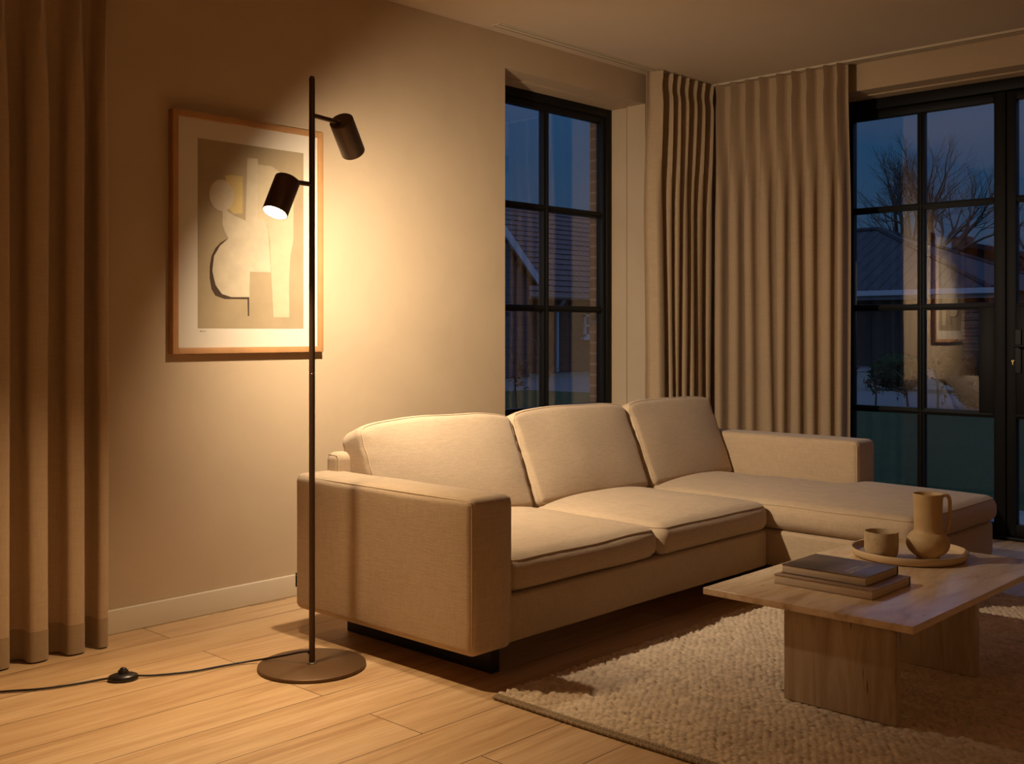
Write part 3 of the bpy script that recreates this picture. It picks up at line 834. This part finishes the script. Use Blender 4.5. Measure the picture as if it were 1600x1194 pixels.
# ------------------------------------------------------------------ coffee table
TZ = .31
tab = empty('coffee_table', (3.42, 1.555, .014)); tag(tab, 'low travertine coffee table with slab top and panel legs on the rug', 'table')
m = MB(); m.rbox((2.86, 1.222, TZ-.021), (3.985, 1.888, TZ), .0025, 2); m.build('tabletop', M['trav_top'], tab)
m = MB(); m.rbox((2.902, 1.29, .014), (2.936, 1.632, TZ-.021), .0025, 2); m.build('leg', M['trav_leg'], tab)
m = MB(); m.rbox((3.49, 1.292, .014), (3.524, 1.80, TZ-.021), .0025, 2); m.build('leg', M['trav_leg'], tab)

# tray, cup, jug
tr = MB(); tc = (3.755, 1.62, TZ+.0005)
tr.lathe([(0,.0),(.180,.0),(.190,.004),(.195,.014),(.196,.026),(.1945,.0285),(.191,.0285),(.1895,.026),(.188,.014),(.182,.008),(0,.0075)], 72, Matrix.Translation(tc))
tag(tr.build('serving_tray', M['tray'], loc=tc, sharp=50), 'round sand coloured tray with low rim on the coffee table', 'tray')
cu = MB(); cc = (3.628, 1.663, TZ+.0083)
cu.lathe([(0,.0),(.036,.0),(.046,.004),(.053,.013),(.0565,.028),(.0572,.06),(.0568,.090),(.0558,.0925),(.0542,.0925),(.0530,.090),(.0535,.06),(.052,.03),(.045,.014),(.030,.009),(0,.008)], 56, Matrix.Translation(cc))
tag(cu.build('stoneware_cup', M['cup'], loc=cc, sharp=60), 'speckled beige handleless cup on the tray, left of the jug', 'cup')
jc = (3.731, 1.542, TZ+.0083); J = Matrix.Translation(jc)
jug = empty('stoneware_jug', jc); tag(jug, 'sand coloured jug with round belly and tall neck standing on the tray', 'jug')
m = MB()
prof = [(0,0),(.037,0),(.0385,.0015),(.0385,.006)]
for k in range(15):
    a = -.98 + (.98+.84)*k/14; prof.append((.0725*cos(a), .054+.0535*sin(a)))
prof += [(.0470,.0985),(.0462,.104),(.0462,.12),(.0470,.16),(.0484,.205),(.0496,.2205),(.0500,.2225),(.0492,.2245),(.0472,.2235),(.0455,.21),(.0440,.16),(.0432,.112),(.044,.1),(.058,.085),(.066,.06),(.06,.035),(.04,.015),(0,.012)]
m.lathe(prof, 56, J); m.build('body', M['stone'], jug, sharp=60)
hd_ = Vector((.687, -.727, 0))
hp = [(.047,.214),(.060,.2185),(.070,.214),(.0755,.199),(.076,.165),(.0745,.128),(.0705,.108),(.063,.088)]
m = MB(); V = [Vector(jc)+hd_*a+Vector((0,0,b)) for a, b in hp]
vv, ff = tube(smooth_path(V, 5), .0062, 14); m.add(vv, ff); m.build('handle', M['stone'], jug, sharp=60)

# books: spine towards the doors, page edges towards the lamp
def book(name, x0, x1, y0, y1, z0, th, cmat, label):
    loc = ((x0+x1)/2, (y0+y1)/2, z0)
    r = empty(name, loc); tag(r, label, 'book', 'books stacked on the coffee table')
    ct = .0018
    m = MB(); m.rbox((x0+.0022, y0+.0022, z0+ct), (x1-.003, y1-.0022, z0+th-ct), .001, 1); m.build('pages', M['pages'], r)
    top = MB(); top.rbox((x0, y0, z0+th-ct), (x1, y1, z0+th), .0009, 1); c = top.build('front_cover', cmat, r)
    bt = MB(); bt.rbox((x0, y0, z0), (x1, y1, z0+ct), .0009, 1); bt.build('back_cover', cmat, r)
    sp = MB(); sp.rbox((x1-.004, y0, z0+ct*.5), (x1+.0015, y1, z0+th-ct*.5), .001, 1); sp.build('spine', M['cover_spine'], r)
    return r, c
book('hardcover_book', 3.06, 3.325, 1.43, 1.757, TZ+.0004, .0285, M['cover_tan'], 'larger tan hardcover book at the bottom of the pair on the table')
bk, cov = book('hardcover_book', 3.092, 3.318, 1.466, 1.748, TZ+.0296, .0275, M['cover_photo'], 'smaller hardcover book with a grey photographic cover lying on top')
# two lines of pale lettering, too blurred to read in the photograph: uneven upright strokes only
zt = TZ+.0296+.0275
m = MB(); rl = random.Random(8)
for (y_, xa, xb, hgt_) in ((1.552, 3.135, 3.235, .0125), (1.532, 3.115, 3.275, .0125)):
    x = xa
    while x < xb-.006:
        wv = rl.choice((.0045, .006, .0075))
        m.box((x, y_-hgt_/2, zt-.0002), (x+.0016, y_+hgt_/2, zt+.0003))
        k = rl.randint(0, 3)
        if k in (0, 2): m.box((x, y_+hgt_/2-.0016, zt-.0002), (x+wv, y_+hgt_/2, zt+.0003))
        if k in (1, 2): m.box((x, y_-hgt_/2, zt-.0002), (x+wv, y_-hgt_/2+.0016, zt+.0003))
        if k == 3: m.box((x+wv-.0016, y_-hgt_/2, zt-.0002), (x+wv, y_+hgt_/2, zt+.0003)); m.box((x, y_-.0008, zt-.0002), (x+wv, y_+.0008, zt+.0003))
        x += wv + .0038
m.build('title_lettering', M['lettering'], cov, fix=False)

# ------------------------------------------------------------------ outside: ground
GZ = -.10
m = MB(); m.box((-10, 4.21, GZ-.2), (70, 60, GZ-.02)); m.box((6.12, -25, GZ-.2), (70, 4.21, GZ-.02)); tag(m.build('soil_ground', M['soil']), kind='structure')
m = MB(); m.box((7.35, -20, GZ-.02), (16.6, 15.2, GZ+.02)); m.box((-6, 8.05, GZ-.02), (7.35, 15.2, GZ+.02)); tag(m.build('lawn', M['grass']), kind='structure')
m = MB(); m.box((16.6, -20, GZ-.02), (21.0, 15.2, GZ+.005)); m.box((-6, 15.2, GZ-.02), (40, 18.6, GZ+.005)); tag(m.build('garden_path', M['path']), kind='structure')
m = MB(); m.box((6.12, -8, GZ-.02), (7.33, 8.0, -.045)); m.box((-6, 4.22, GZ-.02), (6.12, 6.5, -.045)); tag(m.build('terrace', M['paver']), kind='structure')

# ------------------------------------------------------------------ outside: tiled house seen through the small window
EY, EZ, RYH, RZH = 22.0, 2.45, 25.2, 5.35
hs = empty('tiled_house', (24, EY, GZ)); tag(hs, 'house with tiled roof and dark gable outside the small window', 'house')
m = MB(); m.box((14, EY, GZ), (34.6, EY+.3, EZ)); m.box((14, EY+.3, GZ), (14.3, 28.4, EZ)); m.box((34.3, EY+.3, GZ), (34.6, 28.4, EZ)); m.box((14, 28.4, GZ), (34.6, 28.7, EZ)); m.build('wall', M['brown_brick'], hs)
# pantile roof with stepped rows
V = []; F = []; rows = 17; cols = 300; xs0, xs1 = 13.7, 34.9; ny_ = EY-.35
slope = Vector((0, RYH-ny_, RZH-(EZ-.3))); nn = Vector((0, -slope.z, slope.y)).normalized()
lines = []
for r_ in range(rows):
    for e_ in (0.0, .985):
        t = (r_+e_)/rows; base = Vector((0, ny_, EZ-.3)) + slope*t; lift = .028*(1-e_)
        row = []
        for k in range(cols+1):
            x = xs0+(xs1-xs0)*k/cols
            p = Vector((x, base.y, base.z)) + nn*(lift + .022*abs(sin((x)*pi/.3)))
            row.append(len(V)); V.append(tuple(p))
        lines.append(row)
for a in range(len(lines)-1):
    for k in range(cols): F.append((lines[a][k], lines[a][k+1], lines[a+1][k+1], lines[a+1][k]))
m = MB(); m.add(V, F); m.prism([(RYH, RZH-.06), (RYH, RZH+.0), (28.9, EZ-.2), (28.9, EZ-.26)], 0, xs0, xs1)
m.tube([(xs0, RYH, RZH+.03), (xs1, RYH, RZH+.03)], .11, 8)
m.build('roof', M['roof_tile'], hs, sharp=30, fix=False)
m = MB(); m.tube([(xs0, EY-.4, EZ-.3), (xs1, EY-.4, EZ-.3)], .07, 8); m.build('gutter', M['slats'], hs)
m = MB(); m.tube(smooth_path([(25.2, EY-.4, EZ-.3), (25.2, EY-.3, EZ-.45), (25.2, EY-.09, EZ-.6)], 4)+[Vector((25.2, EY-.09, GZ))], .055, 8); m.build('downpipe', M['pale_paint'], hs)
# wing with its gable towards us
GX, GH, GE = 18.9, 3.30, 2.40; GYF = 20.0; GA = GE+GH*.93
m = MB(); m.prism([(GX-GH, GZ), (GX+GH-.35, GZ), (GX+GH-.35, GE+.2), (GX, GA-.12), (GX-GH, GE)], 1, GYF, EY+.2); m.build('gable_wing', M['gable_paint'], hs)
m = MB()
for s_ in (-1, 1):
    m.prism([(GX, GA+.0), (GX+s_*GH, GE), (GX+s_*GH, GE+.12), (GX, GA+.14)], 1, GYF-.12, RYH-.6)
m.build('gable_roof', M['roof_tile'], hs)
m = MB()
for s_ in (-1, 1):
    m.prism([(GX, GA-.13), (GX+s_*(GH+.1), GE-.26), (GX+s_*(GH+.1), GE+.02), (GX, GA+.16)], 1, GYF-.20, GYF-.12)
m.build('bargeboard', M['pale_paint'], hs)
wz0, wz1, wx0, wx1 = .97, 1.68, 26.55, 27.15
m = MB()
for (a, b) in (((wx0,wz0),(wx0+.09,wz1)), ((wx1-.09,wz0),(wx1,wz1)), ((wx0,wz0),(wx1,wz0+.08)), ((wx0,wz1-.08),(wx1,wz1)), ((wx0+.26,wz0),(wx0+.34,wz1)), ((wx0,wz0+.32),(wx1,wz0+.38))):
    m.box((a[0], EY-.06, a[1]), (b[0], EY+.02, b[1]))
m.box((wx0-.12, EY-.14, wz0-.1), (wx1+.12, EY+.02, wz0))
hw = m.build('window', M['pale_paint'], hs)
m = MB(); m.box((wx0+.03, EY-.02, wz0+.03), (wx1-.03, EY-.005, wz1-.03)); m.build('pane', M['plinth'], hw)

# ------------------------------------------------------------------ outside: barn with sheet metal hip roof, through the doors
BX, BZ, BY0, BY1 = 36.6, 2.55, 12.9, 30.0
bn = empty('barn', (BX+5, 20, GZ)); tag(bn, 'long dark barn with hipped sheet metal roof and pale gutter outside the garden doors', 'barn')
m = MB(); m.box((BX+.3, BY0+.3, GZ), (BX+10.3, BY1-.3, BZ-.05)); m.build('wall', M['dark_timber'], bn)
e = [(BX-.2, BY0, BZ), (BX+10.8, BY0, BZ), (BX+10.8, BY1, BZ), (BX-.2, BY1, BZ)]; rg = [(BX+5.3, BY0+6.4, 5.25), (BX+5.3, BY1-6.4, 5.25)]
m = MB(); m.add(e+rg, [(0,3,5,4), (0,4,1), (1,4,5,2), (3,2,5), (0,1,2,3)]); rf = m.build('roof', M['barn_roof'], bn, sharp=5)
m = MB()
for (a, b) in ((e[0], rg[0]), (e[1], rg[0]), (e[2], rg[1]), (e[3], rg[1]), (rg[0], rg[1])): m.tube([a, b], .12, 6)
m.build('ridge_cap', M['barn_roof'], rf)
m = MB(); m.box((BX-.42, BY0-.2, BZ-.16), (BX-.2, BY1, BZ+.02)); m.box((BX-.2, BY0-.2, BZ-.30), (BX-.05, BY1, BZ-.17)); m.build('gutter', M['pale_paint'], bn)
# small house further back
c0 = empty('far_house', (64, 20, GZ)); tag(c0, 'small dark gabled house with pale roof edge behind the barn, seen through the doors', 'house')
m = MB(); m.prism([(14.2, GZ), (25.1, GZ), (25.1, 3.7), (22.7, 5.75), (14.2, 3.7)], 0, 60.5, 68); m.build('wall', M['dark_timber'], c0)
m = MB(); m.prism([(22.7, 5.8), (13.7, 3.62), (13.7, 3.88), (22.7, 6.06)], 0, 60.0, 68.4); m.prism([(22.7, 5.8), (22.7, 6.06), (25.8, 3.42), (25.8, 3.16)], 0, 60.0, 68.4); m.build('roof', M['barn_roof'], c0, sharp=10)
m = MB(); m.rbox((61.5, 23.2, 4.8), (62.4, 24.1, 6.5), .03, 1); m.build('chimney', M['brown_brick'], c0)
# slatted fence
fr = empty('slatted_fence', (18.2, 5.2, GZ)); tag(fr, 'low fence of horizontal timber slats beyond the lawn, outside the doors', 'fence')
m = MB()
for k in range(12): m.box((18.2, 2.0, GZ+.12+k*.13), (18.235, 6.95, GZ+.12+k*.13+.10))
m.build('slat_panel', M['slats'], fr)
for y in (2.0, 3.6, 5.2, 6.85):
    m = MB(); m.box((18.235, y, GZ), (18.32, y+.09, GZ+1.62)); m.build('post', M['dark_timber'], fr)

# ------------------------------------------------------------------ outside: trees and planting
def grow(m, p, d, L, r, depth, rnd, up=.12):
    n = 4; pts = [Vector(p)]; rad = [r]; q = Vector(p); dd = Vector(d)
    for k in range(n):
        dd = (dd + Vector((rnd.uniform(-1,1), rnd.uniform(-1,1), rnd.uniform(-.6,1)))*.13 + Vector((0,0,up*.35))).normalized()
        q = q + dd*(L/n); pts.append(q.copy()); rad.append(r*(1-.42*(k+1)/n))
    m.tube(pts, rad, 6 if depth > 3 else 4, caps=depth < 1)
    if depth <= 0: return
    nb = 3 if depth > 1 else 4
    for k in range(nb):
        s_ = pts[-1] if k == 0 else pts[rnd.choice((2,3,4)) if depth > 3 else rnd.choice((1,2,3,4))]
        perp = dd.orthogonal().normalized(); perp.rotate(Matrix.Rotation(rnd.uniform(0, 2*pi), 3, dd))
        an = radians(rnd.uniform(18, 48) if k else rnd.uniform(5, 22))
        nd = dd*cos(an)+perp*sin(an)
        grow(m, s_, nd, L*rnd.uniform(.62, .85), rad[-1]*rnd.uniform(.66, .9) if k else rad[-1]*.95, depth-1, rnd, up)
def bare_tree(x, y, h, depth, seed, label, group=None, r=.2, trunk=.34):
    rnd = random.Random(seed); t = empty('bare_tree', (x, y, GZ)); tag(t, label, 'tree', group)
    tp = Vector((x+.1, y+.05, GZ+h*trunk))
    m = MB(); m.tube(smooth_path([(x, y, GZ-.05), (x+.06, y-.04, GZ+h*trunk*.5), tuple(tp)], 4), [r*(1.15-.35*k/8) for k in range(9)], 8); m.build('trunk', M['bark'], t)
    m = MB()
    for k in range(7):
        a = 2*pi*k/6+rnd.uniform(-.4,.4); tilt = rnd.uniform(.45, 1.15) if k else .05
        grow(m, tp-Vector((0,0,rnd.uniform(0,.35))), Vector((cos(a)*tilt, sin(a)*tilt, 1)).normalized(), h*.225, r*.5, depth, rnd, .06)
    m.build('branches', M['bark'], t, sharp=180, fix=False)
bare_tree(54, 22.6, 10.2, 5, 7, 'tall spreading bare tree behind the barn roof, seen through the doors', None, .40, .40)
bare_tree(53, 15.6, 6.8, 4, 19, 'shorter bare tree right of the barn at the edge of the doors', None, .24, .4)
bare_tree(52, 11.6, 6.4, 4, 31, 'bare tree farthest right, seen through the right door leaf', None, .24, .35)

def leaf_quads(m, c, R, n, rnd, size):
    for k in range(n):
        d = Vector((rnd.gauss(0,1), rnd.gauss(0,1), rnd.gauss(0,1))).normalized()*R*rnd.uniform(.3, 1)
        p = Vector(c)+Vector((d.x, d.y, d.z*.8)); a = Vector((rnd.gauss(0,1), rnd.gauss(0,1), rnd.gauss(0,1))).normalized(); b = a.orthogonal().normalized()
        s_ = size*rnd.uniform(.6, 1.3)
        m.add([p-a*s_, p+b*s_*.45, p+a*s_, p-b*s_*.45], [(0,1,2,3)])
def sapling(x, y, h, seed, label, group):
    rnd = random.Random(seed); t = empty('hedge_sapling', (x, y, GZ)); tag(t, label, 'sapling', group)
    m = MB(); lv = MB()
    top = Vector((x+rnd.uniform(-.1,.1), y+rnd.uniform(-.1,.1), GZ+h))
    pts = smooth_path([(x, y, GZ-.03), (x+rnd.uniform(-.05,.05), y+rnd.uniform(-.05,.05), GZ+h*.5), tuple(top)], 5); m.tube(pts, [.021*(1-.07*k) for k in range(len(pts))], 5)
    for k in range(7):
        f = rnd.uniform(.35, 1); p = pts[int(f*(len(pts)-1))]; a = rnd.uniform(0, 2*pi)
        e_ = p + Vector((cos(a)*rnd.uniform(.12,.3), sin(a)*rnd.uniform(.12,.3), rnd.uniform(.02,.25)))
        m.tube([p, (p+e_)/2+Vector((0,0,.03)), e_], [.010, .007, .004], 4); leaf_quads(lv, (p+e_)/2, .16, 9, rnd, .045)
    m.build('stem', M['bark'], t, sharp=180, fix=False); lv.build('foliage', M['leaf_brown'], t, sharp=180, fix=False)
SAP = 'young hedge sapling with sparse dry leaves at the lawn edge outside the doors'
for k in range(11): sapling(16.2+.12*sin(k*2.2), 3.9+k*.52, .72+.16*sin(k*1.7), 40+k, SAP, 'saplings along the lawn outside the doors')
SAP2 = 'young hedge sapling with sparse dry leaves beyond the small window'
for k in range(7): sapling(9.6+k*.52, 11.4+.1*sin(k*1.9), .95+.2*sin(k*2.3), 70+k, SAP2, 'saplings outside the small window')
def bush(x, y, R, hgt, seed, mat, label, cat='bush'):
    rnd = random.Random(seed); t = empty('round_bush', (x, y, GZ)); tag(t, label, cat)
    bm = bmesh.new(); bmesh.ops.create_icosphere(bm, subdivisions=4, radius=1)
    V = []; 
    for v in bm.verts:
        n = 1+.16*mnoise.noise(v.co*2.2+Vector((seed,0,0)))+.09*mnoise.noise(v.co*7)
        V.append((x+v.co.x*R*n, y+v.co.y*R*n, GZ+hgt*.48+v.co.z*hgt*.5*n))
    F = [[v.index for v in f.verts] for f in bm.faces]; bm.free()
    m = MB(); m.add(V, F); m.build('crown', mat, t, sharp=180)
    lv = MB()
    for p in rnd.sample(V, 420): leaf_quads(lv, p, .06, 2, rnd, .05)
    lv.build('leaves', mat, t, sharp=180, fix=False)
    m = MB(); m.tube([(x, y, GZ-.03), (x, y, GZ+hgt*.3)], .04, 6); m.build('stem', M['bark'], t)
bush(22.6, 10.0, .55, .75, 2, M['leaf_green'], 'small dark green bush beyond the path, left of the door glazing bar')
bush(22.8, 8.3, .95, 1.05, 5, M['leaf_green'], 'larger round green bush beyond the path, in front of the barn')
bush(17.5, 6.35, .42, .85, 9, M['leaf_brown'], 'rusty brown leafy shrub in front of the slatted fence', 'shrub')

# ------------------------------------------------------------------ sky at dusk
wd = bpy.data.worlds.new('dusk_sky'); bpy.context.scene.world = wd; wd.use_nodes = True
nt = wd.node_tree; nt.nodes.clear()
tcn = nt.nodes.new('ShaderNodeTexCoord'); sep = nt.nodes.new('ShaderNodeSeparateXYZ'); nt.links.new(tcn.outputs['Generated'], sep.inputs[0])
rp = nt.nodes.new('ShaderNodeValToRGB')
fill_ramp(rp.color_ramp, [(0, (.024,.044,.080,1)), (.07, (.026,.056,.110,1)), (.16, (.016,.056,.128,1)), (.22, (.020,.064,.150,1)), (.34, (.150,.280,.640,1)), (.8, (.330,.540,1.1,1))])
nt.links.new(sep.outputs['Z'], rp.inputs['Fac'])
mp = nt.nodes.new('ShaderNodeMapping'); mp.inputs['Scale'].default_value = (1.2, 1.2, 6); nt.links.new(tcn.outputs['Generated'], mp.inputs['Vector'])
ns = nt.nodes.new('ShaderNodeTexNoise'); ns.inputs['Scale'].default_value = 2.2; ns.inputs['Detail'].default_value = 5; nt.links.new(mp.outputs[0], ns.inputs['Vector'])
r2 = nt.nodes.new('ShaderNodeValToRGB'); fill_ramp(r2.color_ramp, [(.48, (0,0,0,1)), (.75, (.6,.6,.6,1))]); nt.links.new(ns.outputs['Fac'], r2.inputs['Fac'])
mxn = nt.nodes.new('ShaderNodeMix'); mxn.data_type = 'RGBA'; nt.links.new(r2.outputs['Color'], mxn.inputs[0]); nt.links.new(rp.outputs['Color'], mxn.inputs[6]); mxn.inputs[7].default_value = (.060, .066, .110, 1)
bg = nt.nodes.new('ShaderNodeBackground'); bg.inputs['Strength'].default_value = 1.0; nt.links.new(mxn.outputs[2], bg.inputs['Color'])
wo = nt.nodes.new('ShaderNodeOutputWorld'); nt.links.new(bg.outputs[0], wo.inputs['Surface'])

# ------------------------------------------------------------------ warm fill light added behind the viewer, without a fixture
ld = bpy.data.lights.new('room_fill', 'POINT'); ld.energy = 32; ld.color = (1, .62, .34); ld.shadow_soft_size = .18
lo = bpy.data.objects.new('room_fill', ld); C.objects.link(lo); lo.location = (-.4, -2.6, 1.75)

# ------------------------------------------------------------------ camera
cam = bpy.data.cameras.new('camera'); co_ = bpy.data.objects.new('camera', cam); C.objects.link(co_)
co_.location = (0, 0, 1.1); co_.rotation_euler = (pi/2, 0, -math.atan2(.727, .687))
cam.sensor_width = 36; cam.lens = 1700/1600*36; cam.shift_y = -77/1600; cam.clip_start = .05; cam.clip_end = 300
sc = bpy.context.scene; sc.camera = co_
sc.view_settings.view_transform = 'Standard'; sc.view_settings.look = 'None'; sc.view_settings.gamma = 1; sc.view_settings.exposure = 0
sc.view_settings.use_curve_mapping = False
